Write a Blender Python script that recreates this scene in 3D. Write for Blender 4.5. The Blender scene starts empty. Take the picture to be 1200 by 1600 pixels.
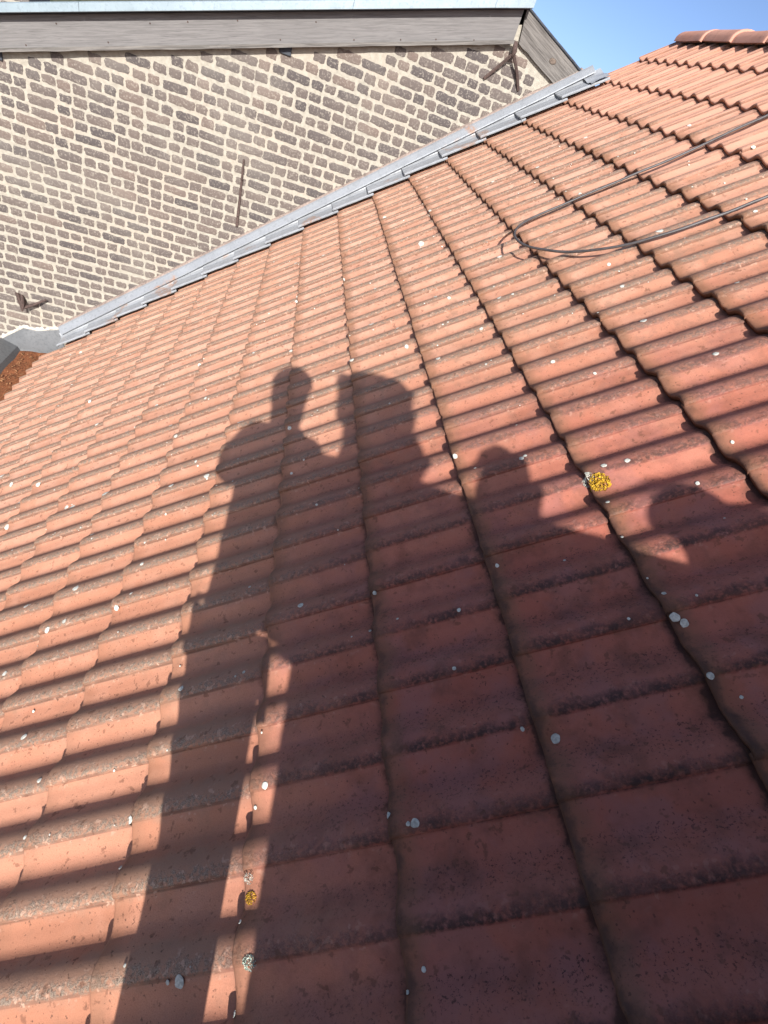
import bpy, bmesh, math, random
from mathutils import Vector, Matrix, noise
R = math.radians
C = bpy.context.scene.collection
H0 = 6.0                      # height of the roof's reference point above the ground
TH = R(39.5)                  # roof pitch
CT, ST = math.cos(TH), math.sin(TH)
G = 0.3328                    # gauge between the courses
Z0 = -0.027                   # tile bed below the mean crest plane
random.seed(5)

def RW(x, y, n=0.0):          # roof coordinates (up the slope, along the courses, normal) -> world
    return Vector((x*CT - n*ST, y, x*ST + n*CT + H0))
def W(h, y, z):               # wall coordinates -> world
    return Vector((h, y, z + H0))

# ------------------------------------------------------------------ camera
CAM = W(-0.3828, -1.3299, 1.0819)
RIGHT = Vector((0.94937, -0.08867, 0.30139)); UP = Vector((-0.16160, 0.68487, 0.71052)); BACK = Vector((-0.26941, -0.72325, 0.63587))
cd = bpy.data.cameras.new('camera'); cam = bpy.data.objects.new('camera', cd); C.objects.link(cam)
cam.matrix_world = Matrix(((RIGHT.x, UP.x, BACK.x, CAM.x), (RIGHT.y, UP.y, BACK.y, CAM.y), (RIGHT.z, UP.z, BACK.z, CAM.z), (0, 0, 0, 1)))
cd.sensor_fit = 'HORIZONTAL'; cd.sensor_width = 36.0; cd.lens = 793.0/1200*36
cd.clip_start = 0.01; cd.clip_end = 3000
bpy.context.scene.camera = cam

# ------------------------------------------------------------------ sky, sun, exposure
SUN = Vector((-0.0591, -0.8519, 0.5204)).normalized()
w = bpy.data.worlds.new('World'); bpy.context.scene.world = w; w.use_nodes = True
nt = w.node_tree; bg = nt.nodes['Background']
sky = nt.nodes.new('ShaderNodeTexSky'); sky.sky_type = 'NISHITA'; sky.sun_disc = False
sky.sun_elevation = math.asin(SUN.z); sky.sun_rotation = math.atan2(SUN.x, SUN.y)
sky.altitude = 0; sky.air_density = 0.4; sky.dust_density = 1.5; sky.ozone_density = 2.3
nt.links.new(sky.outputs[0], bg.inputs[0]); bg.inputs[1].default_value = 0.125
sl = bpy.data.lights.new('sun', 'SUN'); sl.energy = 4.5; sl.angle = R(0.53); sl.color = (1.0, 0.97, 0.92)
so = bpy.data.objects.new('sun', sl); C.objects.link(so); so.location = (0, -20, 30)
so.rotation_euler = (-SUN).to_track_quat('-Z', 'Y').to_euler()
sc = bpy.context.scene
sc.view_settings.view_transform = 'Standard'; sc.view_settings.look = 'None'
sc.view_settings.exposure = 0.77; sc.view_settings.gamma = 1.0; sc.view_settings.use_curve_mapping = False

# ------------------------------------------------------------------ helpers
def link(name, me, mat=None, parent=None, loc=None, rot=None):
    o = bpy.data.objects.new(name, me); C.objects.link(o)
    if mat and me is not None and len(me.materials) == 0: me.materials.append(mat)
    if loc is not None: o.location = Vector(loc)
    if rot is not None: o.rotation_euler = rot
    if parent: o.parent = parent; o.location = o.location - parent.matrix_world.translation if parent.parent is None else o.location - wloc(parent)
    return o
def wloc(o):
    v = Vector(o.location)
    while o.parent: o = o.parent; v += Vector(o.location)
    return v
def tag(o, label=None, cat=None, group=None, kind=None):
    if label: o['label'] = label
    if cat: o['category'] = cat
    if group: o['group'] = group
    if kind: o['kind'] = kind
    return o
def empty(name, loc, label, cat, group=None):
    o = bpy.data.objects.new(name, None); C.objects.link(o); o.location = Vector(loc)
    o.matrix_world = Matrix.Translation(Vector(loc)); o.empty_display_size = .2
    return tag(o, label, cat, group)
def mesh(name, verts, faces, smooth=False):
    me = bpy.data.meshes.new(name); me.from_pydata([tuple(v) for v in verts], [], faces); me.update()
    if smooth:
        for p in me.polygons: p.use_smooth = True
    return me
def bm_mesh(bm, name, smooth=False):
    bmesh.ops.recalc_face_normals(bm, faces=bm.faces)
    me = bpy.data.meshes.new(name); bm.to_mesh(me); bm.free()
    if smooth:
        for p in me.polygons: p.use_smooth = True
    return me
def hexa(bm, p):              # eight corners: four of the back, four of the front
    v = [bm.verts.new(q) for q in p]
    for f in ((0,1,2,3),(7,6,5,4),(0,4,5,1),(1,5,6,2),(2,6,7,3),(3,7,4,0)): bm.faces.new([v[i] for i in f])
def box(bm, a, b):
    (x0,y0,z0),(x1,y1,z1) = a, b
    hexa(bm, [(x0,y0,z0),(x1,y0,z0),(x1,y1,z0),(x0,y1,z0),(x0,y0,z1),(x1,y0,z1),(x1,y1,z1),(x0,y1,z1)])
def bevel(bm, w_, seg=2):
    bmesh.ops.bevel(bm, geom=list(bm.edges), offset=w_, segments=seg, affect='EDGES', profile=.5, clamp_overlap=True)
def tube(bm, pts, rad, n=10, cap=True):
    pts = [Vector(p) for p in pts]; rings = []
    t0 = (pts[1]-pts[0]).normalized(); up = Vector((0,0,1)) if abs(t0.z) < .9 else Vector((1,0,0))
    a = t0.cross(up).normalized()
    for i, p in enumerate(pts):
        t = (pts[min(i+1,len(pts)-1)] - pts[max(i-1,0)]).normalized()
        a = (a - t*a.dot(t)).normalized(); b = t.cross(a)
        r = rad[i] if isinstance(rad, (list, tuple)) else rad
        rings.append([bm.verts.new(p + (a*math.cos(2*math.pi*k/n) + b*math.sin(2*math.pi*k/n))*r) for k in range(n)])
    for i in range(len(rings)-1):
        for k in range(n): bm.faces.new((rings[i][k], rings[i][(k+1)%n], rings[i+1][(k+1)%n], rings[i+1][k]))
    if cap:
        bm.faces.new(rings[0][::-1]); bm.faces.new(rings[-1])
def lathe(bm, prof, c, n=24, sx=1, sy=1):
    rings = [[bm.verts.new((c[0]+sx*r*math.cos(2*math.pi*k/n), c[1]+sy*r*math.sin(2*math.pi*k/n), c[2]+z)) for k in range(n)] for r, z in prof]
    for i in range(len(rings)-1):
        for k in range(n): bm.faces.new((rings[i][k], rings[i][(k+1)%n], rings[i+1][(k+1)%n], rings[i+1][k]))
    bm.faces.new(rings[0][::-1]); bm.faces.new(rings[-1])

class NT:                     # small node-graph writer
    def __init__(s, name):
        s.m = bpy.data.materials.new(name); s.m.use_nodes = True; s.t = s.m.node_tree; s.b = s.t.nodes['Principled BSDF']
    def n(s, kind, **kw):
        x = s.t.nodes.new(kind)
        for k, v in kw.items(): setattr(x, k, v)
        return x
    def put(s, sock, v):
        if isinstance(v, bpy.types.NodeSocket): s.t.links.new(v, sock)
        elif isinstance(v, tuple) and len(v) == 3 and sock.type == 'RGBA': sock.default_value = (*v, 1)
        else: sock.default_value = v
    def math(s, op, a, b=0.0, c=0.0):
        x = s.n('ShaderNodeMath', operation=op)
        for i, v in enumerate((a, b, c)): s.put(x.inputs[i], v)
        return x.outputs[0]
    def step(s, v, a, b, lo=0.0, hi=1.0):
        x = s.n('ShaderNodeMapRange', interpolation_type='SMOOTHSTEP')
        s.put(x.inputs[0], v); s.put(x.inputs[1], a); s.put(x.inputs[2], b); s.put(x.inputs[3], lo); s.put(x.inputs[4], hi)
        return x.outputs[0]
    def mix(s, f, a, b, mode='MIX'):
        x = s.n('ShaderNodeMix', data_type='RGBA', blend_type=mode)
        s.put(x.inputs[0], f); s.put(x.inputs[6], a); s.put(x.inputs[7], b)
        return x.outputs[2]
    def noise(s, vec, scale, detail=3.0, rough=.55, dist=0.0):
        x = s.n('ShaderNodeTexNoise'); s.put(x.inputs['Vector'], vec); s.put(x.inputs['Scale'], scale)
        s.put(x.inputs['Detail'], detail); s.put(x.inputs['Roughness'], rough); s.put(x.inputs['Distortion'], dist)
        return x.outputs[0]
    def vmul(s, vec, k):
        x = s.n('ShaderNodeVectorMath', operation='MULTIPLY'); s.put(x.inputs[0], vec); x.inputs[1].default_value = k
        return x.outputs[0]
    def bump(s, h, strength=.3, dist=.002):
        x = s.n('ShaderNodeBump'); s.put(x.inputs['Height'], h); x.inputs['Strength'].default_value = strength; x.inputs['Distance'].default_value = dist
        s.t.links.new(x.outputs[0], s.b.inputs['Normal'])
    def done(s, col, rough=.8, metal=0.0, spec=.3):
        s.put(s.b.inputs['Base Color'], col); s.put(s.b.inputs['Roughness'], rough); s.put(s.b.inputs['Metallic'], metal)
        s.put(s.b.inputs['Specular IOR Level'], spec); return s.m
    def pos(s): return s.n('ShaderNodeNewGeometry').outputs['Position']
    def obj(s): return s.n('ShaderNodeTexCoord').outputs['Object']
    def rnd(s): return s.n('ShaderNodeObjectInfo').outputs['Random']

def plain(name, col, rough=.7, metal=0.0, var=.25, scale=30, bumpd=.001, spec=.3, grain=None):
    g = NT(name); p = g.obj() if grain else g.pos()
    if grain: p = g.vmul(p, grain)
    a = g.noise(p, scale, 4); b = g.noise(p, scale*.13, 2)
    f = g.math('ADD', g.math('MULTIPLY', a, .6), g.math('MULTIPLY', b, .4))
    c = g.mix(g.step(f, .3, .7), tuple(k*(1-var) for k in col), tuple(min(1, k*(1+var)) for k in col))
    g.bump(a, .4, bumpd)
    return g.done(c, rough, metal, spec)

# ------------------------------------------------------------------ materials
def tile_material():
    g = NT('terracotta_tile'); p = g.pos(); rnd = g.rnd()
    uvn = g.n('ShaderNodeUVMap'); uvn.uv_map = 'UVMap'
    sep = g.n('ShaderNodeSeparateXYZ'); g.put(sep.inputs[0], uvn.outputs[0]); u, v = sep.outputs[0], sep.outputs[1]
    sp = g.n('ShaderNodeSeparateXYZ'); g.put(sp.inputs[0], p)
    n1 = g.noise(p, 2.2, 3); n2 = g.noise(p, 26, 4, .6); n3 = g.noise(p, 95, 4, .62); n4 = g.noise(p, 420, 3, .6); n5 = g.noise(p, 9, 3)
    # fired clay, each tile from its own batch
    col = g.mix(g.step(rnd, 0, 1), (.455, .200, .118), (.54, .250, .155))
    col = g.mix(g.math('MULTIPLY', g.step(n1, .35, .7), .6), col, (.40, .165, .095))
    col = g.mix(g.math('MULTIPLY', g.step(n5, .45, .75), .45), col, (.56, .285, .19))
    col = g.mix(g.math('MULTIPLY', g.step(n4, .42, .72), .38), col, (.29, .12, .07))
    # upslope distance (m) and how overgrown that zone is: the two top courses are newer and clean
    up = g.math('DIVIDE', g.math('SUBTRACT', sp.outputs[2], H0), ST)
    grown = g.step(g.math('ADD', up, g.math('MULTIPLY', g.math('SUBTRACT', rnd, .5), .5)), 1.55, 2.25, 1.0, .07)
    # zone in the chimney's shade: painted shade tint and black algae
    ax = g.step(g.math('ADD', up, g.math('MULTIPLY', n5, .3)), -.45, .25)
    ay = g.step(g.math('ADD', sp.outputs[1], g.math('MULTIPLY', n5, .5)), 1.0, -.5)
    shade_algae = g.math('MULTIPLY', ax, ay)
    near = g.step(sp.outputs[1], 1.6, -.6)
    col = g.mix(g.math('MULTIPLY', g.math('SUBTRACT', 1.0, grown), .5), col, (.62, .35, .255))
    far_pale = g.math('MULTIPLY', g.math('MULTIPLY', g.step(sp.outputs[1], -.3, 2.2), g.step(n5, .3, .7, .25, .6)), grown)  # paler tone, stronger further along the courses
    col = g.mix(far_pale, col, (.57, .36, .27))
    # crest coordinate: 0 on the top of a roll, +-.5 in the pans
    cu = g.math('SUBTRACT', g.math('FRACT', g.math('ADD', u, .353)), .5)
    wob = g.math('MULTIPLY', g.math('SUBTRACT', n2, .5), .34)
    d = g.math('ADD', g.math('ABSOLUTE', g.math('ADD', cu, .055)), wob)
    wide = g.math('MULTIPLY', g.step(g.math('ADD', g.math('ABSOLUTE', g.math('SUBTRACT', cu, .06)), wob), .34, .10), grown)
    col = g.mix(g.math('MULTIPLY', wide, .78), col, (.33, .195, .13))
    tl = g.math('ADD', cu, .147)
    sharp = g.step(g.math('ADD', tl, g.math('MULTIPLY', g.math('SUBTRACT', n3, .5), .05)), -.018, .012)
    fade = g.step(g.math('ADD', tl, wob), .25, .09)
    band = g.math('MULTIPLY', sharp, fade)
    patch = g.math('MULTIPLY', band, g.step(n3, .40, .58))
    grey = g.mix(g.step(n4, .35, .65), (.34, .265, .20), (.13, .10, .075))
    col = g.mix(g.math('MULTIPLY', g.math('MULTIPLY', patch, grown), .88), col, grey)
    lin = g.math('MULTIPLY', g.step(g.math('ABSOLUTE', g.math('ADD', tl, .004)), .030, .008), g.step(n5, .3, .6, .35, .8))
    col = g.mix(lin, col, (.15, .075, .05))
    grime = g.math('MULTIPLY', g.math('MULTIPLY', g.step(g.noise(p, 16, 5, .7), .50, .66), g.step(g.math('ADD', up, g.math('MULTIPLY', n5, .6)), -.6, .9, .35, 1.0)), grown)
    col = g.mix(g.math('MULTIPLY', grime, .5), col, (.24, .145, .095))
    # pinkish pale crusts
    pale = g.math('MULTIPLY', g.step(g.noise(p, 60, 2), .60, .68), g.step(d, .22, .08))
    col = g.mix(g.math('MULTIPLY', g.math('MULTIPLY', pale, grown), .5), col, (.62, .40, .29))
    # chimney shade painted in as dark red, then black algae on the rolls
    col = g.mix(g.math('MULTIPLY', shade_algae, .62), col, (.36, .075, .058))
    col = g.mix(g.math('MULTIPLY', g.math('MULTIPLY', g.step(g.noise(p, 7, 4, .6), .46, .62), shade_algae), .5), col, (.32, .135, .12))
    s3 = g.math('MULTIPLY', g.step(g.noise(p, 150, 4, .75), .55, .64), g.math('MULTIPLY', shade_algae, g.step(g.math('SUBTRACT', cu, wob), -.05, .28)))
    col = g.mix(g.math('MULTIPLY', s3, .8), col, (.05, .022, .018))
    stain = g.math('MULTIPLY', g.step(g.noise(p, 12, 4, .65), .46, .70), shade_algae)
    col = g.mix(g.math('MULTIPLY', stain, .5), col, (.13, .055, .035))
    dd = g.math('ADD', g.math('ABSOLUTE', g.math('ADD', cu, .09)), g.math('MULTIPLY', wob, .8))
    blk = g.math('MULTIPLY', g.math('MULTIPLY', sharp, g.step(g.math('ADD', tl, g.math('MULTIPLY', wob, .9)), .21, .03)), g.math('MULTIPLY', g.step(n3, .22, .58), g.math('MULTIPLY', shade_algae, g.step(n5, .25, .6, .45, 1.0))))
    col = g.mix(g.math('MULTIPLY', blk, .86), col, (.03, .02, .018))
    # dirt at the tile noses and where the next nose overlaps
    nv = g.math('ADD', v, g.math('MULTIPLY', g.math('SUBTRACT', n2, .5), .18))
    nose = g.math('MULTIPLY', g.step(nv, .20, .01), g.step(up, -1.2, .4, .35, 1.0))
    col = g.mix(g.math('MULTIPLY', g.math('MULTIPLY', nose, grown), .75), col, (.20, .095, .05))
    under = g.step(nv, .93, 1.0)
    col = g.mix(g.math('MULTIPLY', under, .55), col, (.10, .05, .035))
    seam = g.math('MULTIPLY', g.math('MAXIMUM', g.step(nv, .97, 1.0), g.step(nv, .075, .0)), shade_algae)
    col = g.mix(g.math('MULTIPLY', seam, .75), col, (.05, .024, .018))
    # specks
    s1 = g.math('MULTIPLY', g.step(g.noise(p, 130, 2, .5), .655, .70), g.step(n1, .25, .6))
    col = g.mix(g.math('MULTIPLY', g.math('MULTIPLY', s1, g.math('ADD', .25, g.math('MULTIPLY', near, .6))), .8), col, (.055, .028, .02))
    s2 = g.math('MULTIPLY', g.step(g.noise(p, 42, 3, .6), .61, .68), grown)
    col = g.mix(g.math('MULTIPLY', s2, .55), col, (.14, .06, .035))
    h = g.math('ADD', g.math('MULTIPLY', n4, .35), g.math('ADD', g.math('MULTIPLY', n3, .4), g.math('MULTIPLY', patch, .5)))
    g.bump(h, .55, .0022)
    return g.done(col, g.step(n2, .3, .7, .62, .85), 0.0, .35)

def brick_material():
    g = NT('old_brick'); p = g.pos(); rnd = g.rnd()
    n1 = g.noise(p, 3, 2); n2 = g.noise(p, 40, 4, .65); n3 = g.noise(p, 160, 3); n0 = g.noise(p, 7.0, 1)
    f = g.math('ADD', g.math('MULTIPLY', rnd, .75), g.math('MULTIPLY', n0, .25))
    cr = g.n('ShaderNodeValToRGB'); g.put(cr.inputs[0], f)
    e = cr.color_ramp.elements; e[0].position = .15; e[0].color = (.08, .069, .067, 1); e[1].position = .9; e[1].color = (.165, .125, .105, 1)
    for q, cc in ((.4, (.108, .09, .083, 1)), (.65, (.132, .107, .094, 1))): k = e.new(q); k.color = cc
    col = g.mix(g.math('MULTIPLY', g.step(g.noise(p, 75, 4, .65), .50, .70), .5), cr.outputs[0], (.40, .36, .30))
    col = g.mix(g.math('MULTIPLY', g.step(n3, .45, .7), .35), col, (.09, .07, .065))
    col = g.mix(g.math('MULTIPLY', g.step(g.noise(p, 1.6, 3), .50, .70), .22), col, (.30, .27, .23))
    g.bump(g.math('ADD', n2, g.math('MULTIPLY', n3, .5)), .6, .004)
    return g.done(col, .9)

def mortar_material():
    g = NT('lime_mortar'); p = g.pos()
    n1 = g.noise(p, 2.5, 3); n2 = g.noise(p, 30, 4, .65); n3 = g.noise(p, 140, 3, .6)
    col = g.mix(g.step(n2, .3, .7), (.29, .265, .22), (.39, .36, .30))
    col = g.mix(g.math('MULTIPLY', g.step(n1, .45, .7), .35), col, (.42, .35, .28))
    col = g.mix(g.math('MULTIPLY', g.step(n3, .52, .75), .35), col, (.33, .28, .23))
    g.bump(g.math('ADD', n2, g.math('MULTIPLY', n3, .6)), .7, .006)
    return g.done(col, .92)

def wood_material(name, light, dark):
    g = NT(name); p = g.obj(); q = g.vmul(p, (1.2, 30, 30))
    a = g.noise(q, 3.0, 5, .65, .6); b = g.noise(p, 2.0, 3); c = g.noise(g.vmul(p, (4, 160, 160)), 2.0, 3)
    col = g.mix(g.step(a, .3, .68), dark, light)
    col = g.mix(g.math('MULTIPLY', g.step(b, .45, .7), .4), col, tuple(k*.8 for k in light))
    col = g.mix(g.math('MULTIPLY', g.step(c, .58, .72), .6), col, tuple(k*.35 for k in dark))
    g.bump(g.math('ADD', a, c), .5, .003)
    return g.done(col, .85)

def zinc_material(name, base, rust=.0, metal=.75, rough=.42):
    g = NT(name); p = g.pos()
    a = g.noise(p, 5, 4, .6); b = g.noise(p, 45, 3)
    col = g.mix(g.step(a, .3, .7), tuple(k*.86 for k in base), base)
    col = g.mix(g.math('MULTIPLY', g.step(b, .50, .72), .5), col, tuple(k*.55 for k in base))
    col = g.mix(g.math('MULTIPLY', g.step(g.noise(p, 14, 4, .7), .55, .7), .4), col, tuple(k*.62 for k in base))
    if rust:
        r = g.math('MULTIPLY', g.step(g.noise(p, 3.1, 2), .60, .66), g.step(g.noise(g.vmul(p, (40, 40, 40)), 1, 2), .3, .6))
        col = g.mix(g.math('MULTIPLY', r, rust), col, (.33, .17, .09))
    g.bump(g.math('ADD', a, g.math('MULTIPLY', b, .15)), .25, .004)
    return g.done(col, g.step(b, .3, .7, rough-.08, rough+.12), metal, .5)

M_TILE = tile_material(); M_BRICK = brick_material(); M_MORTAR = mortar_material()
M_WOOD = wood_material('weathered_grey_board', (.19, .18, .175), (.13, .123, .12))
M_PLANK = wood_material('weathered_silver_plank', (.19, .175, .16), (.075, .068, .062))
M_ZINC = zinc_material('zinc_flashing', (.285, .30, .32), .75, .25, .5)
M_SOAK = zinc_material('zinc_soaker', (.37, .385, .405), .6, .2, .5)
M_ZINCE = zinc_material('zinc_verge', (.30, .37, .41), 0, .3, .4)
M_LEAD = zinc_material('grey_gutter_lining', (.135, .14, .145), .0, .2, .6)
M_DEBRIS = plain('rotting_gutter_litter', (.17, .06, .024), .95, var=.6, scale=70, bumpd=.01)
M_CABLE = plain('black_cable_sheath', (.075, .066, .066), .5, var=.3, scale=60, spec=.5)
M_IRON = plain('rusty_iron', (.075, .05, .043), .85, var=.4, scale=80)
M_KNOT = plain('wood_knot', (.13, .10, .08), .9, var=.4, scale=90)
M_FELT = plain('dark_roofing_felt', (.05, .055, .065), .9, var=.3)
M_DECK = plain('roof_underlay', (.07, .06, .055), .9)
M_RENDER = plain('cream_render', (.5, .46, .4), .9)
M_LICHEN = plain('white_lichen', (.56, .55, .48), .95, var=.35, scale=160, bumpd=.003)
M_LICHG = plain('greenish_white_lichen', (.50, .58, .50), .95, var=.2, scale=160, bumpd=.003)
M_YELL = plain('yellow_lichen', (.58, .36, .035), .95, var=.35, scale=160, bumpd=.004)
M_POT = plain('clay_chimney_pot', (.34, .15, .09), .85)

# ------------------------------------------------------------------ ground
me = mesh('ground', [(-900,-900,0),(900,-900,0),(900,900,0),(-900,900,0)], [(0,1,2,3)])
g_ = NT('dry_grass'); pp = g_.pos(); cc = g_.mix(g_.step(g_.noise(pp, .3, 5), .3, .7), (.05, .06, .025), (.12, .11, .06)); mg = g_.done(cc, .95)
tag(link('ground', me, mg), kind='structure')

# ------------------------------------------------------------------ the tiled roof
A = .0138
YC = .022
def prof(y):                  # height across one tile, two rolls of 150 mm
    c = math.cos(2*math.pi*(y-YC)/.15)
    return A*(c + .12*(1-c*c))
def tile_z(x, y): return prof(y) + .023*(1 - x/G)
LIP = [(-.0015, -.003), (.0, -.0008), (.003, .0)]
def tile_mesh(seed, y_end=.312, ny=36, nx=(0, .001, .003, .006, .010, .025, .08, .16, .24, .3, .345, .40)):
    rn = random.Random(seed); ph = rn.uniform(0, 100)
    ys = sorted([-.0012, 0.0012, .005, .1470, .1489, .1512, .1540] + [q for q in (.0125 + (y_end-.0125)*k/ny for k in range(ny+1)) if abs(q-.1505) > .005])
    vs, fs, uv = [], [], []
    chips = [(rn.uniform(0, .3), rn.uniform(.004, .014), rn.uniform(.001, .005)) for _ in range(rn.randint(0, 2))]
    for x in nx:
        for y in ys:
            n = noise.noise(Vector((ph, y*60, 0)))*.0010 + noise.noise(Vector((ph, y*14, 5)))*.0012
            for (cy, cw, cdp) in chips: n += cdp*max(0, 1-((y-cy)/cw)**2)
            xx = x + n*max(0, 1 - x/.03)
            z = tile_z(x, y)
            z += noise.noise(Vector((x*9, y*9, ph)))*.0010
            if x < .008: z -= .006*(1-math.sqrt(max(0, 1-(1-x/.008)**2)))
            if y < 0: z -= .0042
            elif y < .002: z -= .0012
            if .105 < y < .1500: z -= .0034*min(1, (y-.105)/.036)
            if y > .262: z -= .0085*min(1, (y-.262)/.026)
            vs.append((xx, y, z)); uv.append((y/.15, x/G))
    m = len(ys)
    for i in range(len(nx)-1):
        for k in range(m-1): fs.append((i*m+k, (i+1)*m+k, (i+1)*m+k+1, i*m+k+1))
    nsm = len(fs)
    b0 = len(vs)
    for k in range(m):        # the nose: a front face that hooks down onto the tile below
        x, y, z = vs[k]; vs.append((x, y, z)); uv.append((y/.15, -.01))
        vs.append((x+.003, y, z-.0135)); uv.append((y/.15, -.05))
        vs.append((x+.05, y, z-.0135)); uv.append((y/.15, .1))
    for k in range(m-1):
        a = b0+3*k; fs.append((a, a+3, a+4, a+1)); fs.append((a+1, a+4, a+5, a+2))
    s0 = len(vs)
    for i in range(len(nx)):  # lip along the side lap
        x, y, z = vs[i*m]; vs.append((x, y, z)); uv.append((0, x/G)); vs.append((x, y+.001, z-.0090)); uv.append((-.03, x/G))
    for i in range(len(nx)-1):
        a = s0+2*i; fs.append((a, a+1, a+3, a+2))
    me = mesh('tile', vs, fs)
    for i, p_ in enumerate(me.polygons): p_.use_smooth = i < nsm or i >= nsm + 2*(m-1) or True
    ul = me.uv_layers.new(name='UVMap')
    for l in me.loops: ul.data[l.index].uv = uv[l.vertex_index]
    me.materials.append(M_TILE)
    return me

EAVE_J, TOP_J = -10, 8
Y0T = 3.45                    # lap line of the last whole column before the wall
BASE = RW(-3.4, .5); BASE = Vector((0, .5, 0))
house = empty('tiled_house', BASE, 'house under the orange tiled roof with ridge and shadows across it', 'house')
# deck, gables and walls
XR = 3.06                     # ridge
bm = bmesh.new()
e0 = RW(-3.42, 0, -.11); r0 = RW(XR, 0, -.09)
for ya, yb in ((-5.0, 3.855),):
    P = [(e0.x, e0.z), (r0.x, r0.z), (2*r0.x-e0.x, e0.z)]
    lo = [bm.verts.new((x, ya, z-BASE.z)) for x, z in P]; hi = [bm.verts.new((x, yb, z-BASE.z)) for x, z in P]
    lo2 = [bm.verts.new((x, ya, z-.12-BASE.z)) for x, z in P]; hi2 = [bm.verts.new((x, yb, z-.12-BASE.z)) for x, z in P]
    for a, b in ((0,1),(1,2)):
        bm.faces.new((lo[a],lo[b],hi[b],hi[a])); bm.faces.new((lo2[b],lo2[a],hi2[a],hi2[b]))
        bm.faces.new((lo[b],lo[a],lo2[a],lo2[b])); bm.faces.new((hi[a],hi[b],hi2[b],hi2[a]))
    for a in (0, 2): bm.faces.new((lo[a], hi[a], hi2[a], lo2[a]))
for v in bm.verts: v.co -= Vector((BASE.x, BASE.y, 0))
link('roof_deck', bm_mesh(bm, 'roof_deck'), M_DECK, house, BASE)
bm = bmesh.new()
xa, xb = e0.x+.10, 2*r0.x-e0.x-.10
for ya, yb in ((-4.9, 3.80),):
    P = [(xa, .0), (xb, .0), (xb, e0.z-.22), (r0.x, r0.z-.24), (xa, e0.z-.22)]
    lo = [bm.verts.new((x-BASE.x, ya-BASE.y, z)) for x, z in P]; hi = [bm.verts.new((x-BASE.x, yb-BASE.y, z)) for x, z in P]
    bm.faces.new(lo); bm.faces.new(hi[::-1])
    for k in range(5): bm.faces.new((lo[k], hi[k], hi[(k+1)%5], lo[(k+1)%5]))
link('wall', bm_mesh(bm, 'wall'), M_RENDER, house, BASE)

variants = [tile_mesh(s) for s in range(7)]
half = tile_mesh(31, y_end=.10, ny=12)
def visible(j, m):
    n_ok = False
    for a in (0, .5, 1):
        for b in (0, .5, 1):
            d = RW(j*G+a*G, Y0T-.3*(12-m)+b*.3, 0) - CAM
            z = -d.dot(BACK)
            if z < .05: continue
            px, py = 600+793*d.dot(RIGHT)/z, 800-793*d.dot(UP)/z
            if -6 < px < 1206 and -6 < py < 1606: n_ok = True
    return n_ok
rt = random.Random(11)
hidden = []
ROT = (0, -TH, 0)
for j in range(EAVE_J, TOP_J+1):
    for m in range(-1, 14):
        pass
count = 0
for j in range(EAVE_J, TOP_J+1):
    for m in range(-10, 14):
        if m == 13 and j < 7: continue
        y = Y0T - .3*(12-m)
        p_ = RW(j*G + rt.uniform(-.0022, .0022), y + rt.uniform(-.0014, .0014), Z0 + rt.uniform(-.001, .001))
        r_ = (R(rt.uniform(-.25, .25)), -TH + R(rt.uniform(-.25, .15)), R(rt.uniform(-.35, .35)))
        me = half if m == 13 else variants[rt.randrange(7)]
        if visible(j, m) and count < 300:
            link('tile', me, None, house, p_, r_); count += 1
        else: hidden.append((me, p_, r_))
# the tiles beyond the frame, joined
vs, fs, uvs = [], [], []
for me, p_, r_ in hidden:
    mw = Matrix.Translation(p_ - BASE) @ (Matrix.Rotation(r_[2], 4, 'Z') @ Matrix.Rotation(r_[1], 4, 'Y') @ Matrix.Rotation(r_[0], 4, 'X'))
    o = len(vs); vs += [mw @ v.co for v in me.vertices]
    for pl in me.polygons: fs.append([o+i for i in pl.vertices])
    uvs += [tuple(d.uv) for d in me.uv_layers[0].data]
me = mesh('tile_field', vs, fs, True); ul = me.uv_layers.new(name='UVMap')
for l, q in zip(me.loops, uvs): ul.data[l.index].uv = q
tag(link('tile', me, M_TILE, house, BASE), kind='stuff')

# ridge caps
def ridge_cap(seed):
    rn = random.Random(seed); bm = bmesh.new(); n = 14; rings = []
    L = .40
    for y, r in ((0, .128), (.012, .131), (.05, .127), (.2, .122), (.40, .117)):
        rings.append([bm.verts.new((1.08*r*math.cos(math.pi*k/n), y, r*.66*math.sin(math.pi*k/n)-.012*(k in (0, n)))) for k in range(n+1)])
    inner = [[bm.verts.new((v.co.x*.87, v.co.y, v.co.z*.85-.004)) for v in rg] for rg in (rings[0], rings[-1])]
    for i in range(len(rings)-1):
        for k in range(n): bm.faces.new((rings[i][k], rings[i][k+1], rings[i+1][k+1], rings[i+1][k]))
    for k in range(n):
        bm.faces.new((rings[0][k+1], rings[0][k], inner[0][k], inner[0][k+1]))
        bm.faces.new((inner[0][k+1], inner[0][k], inner[1][k], inner[1][k+1]))
    for v in bm.verts: v.co += Vector(noise.noise_vector(v.co*12+Vector((seed,0,0))))*.0025
    me = bm_mesh(bm, 'ridge_tile', True); me.materials.append(M_RIDGE); return me
g = NT('ridge_clay'); p = g.pos(); n2 = g.noise(p, 30, 4); n1 = g.noise(p, 4, 3)
col = g.mix(g.step(n1, .3, .7), (.45, .215, .15), (.53, .28, .205)); col = g.mix(g.math('MULTIPLY', g.step(n2, .5, .7), .4), col, (.28, .14, .10))
g.bump(n2, .4, .002); M_RIDGE = g.done(col, .8)
caps = [ridge_cap(s) for s in range(3)]
rtop = RW(XR, 0, .0)
for k in range(22):
    link('ridge_tile', caps[k % 3], None, house, (rtop.x, 3.45-.365*k, rtop.z-.078), (R(rt.uniform(-.4,1.2)), 0, R(rt.uniform(-1, 1))))
bm = bmesh.new()              # mortar bed under the caps
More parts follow.
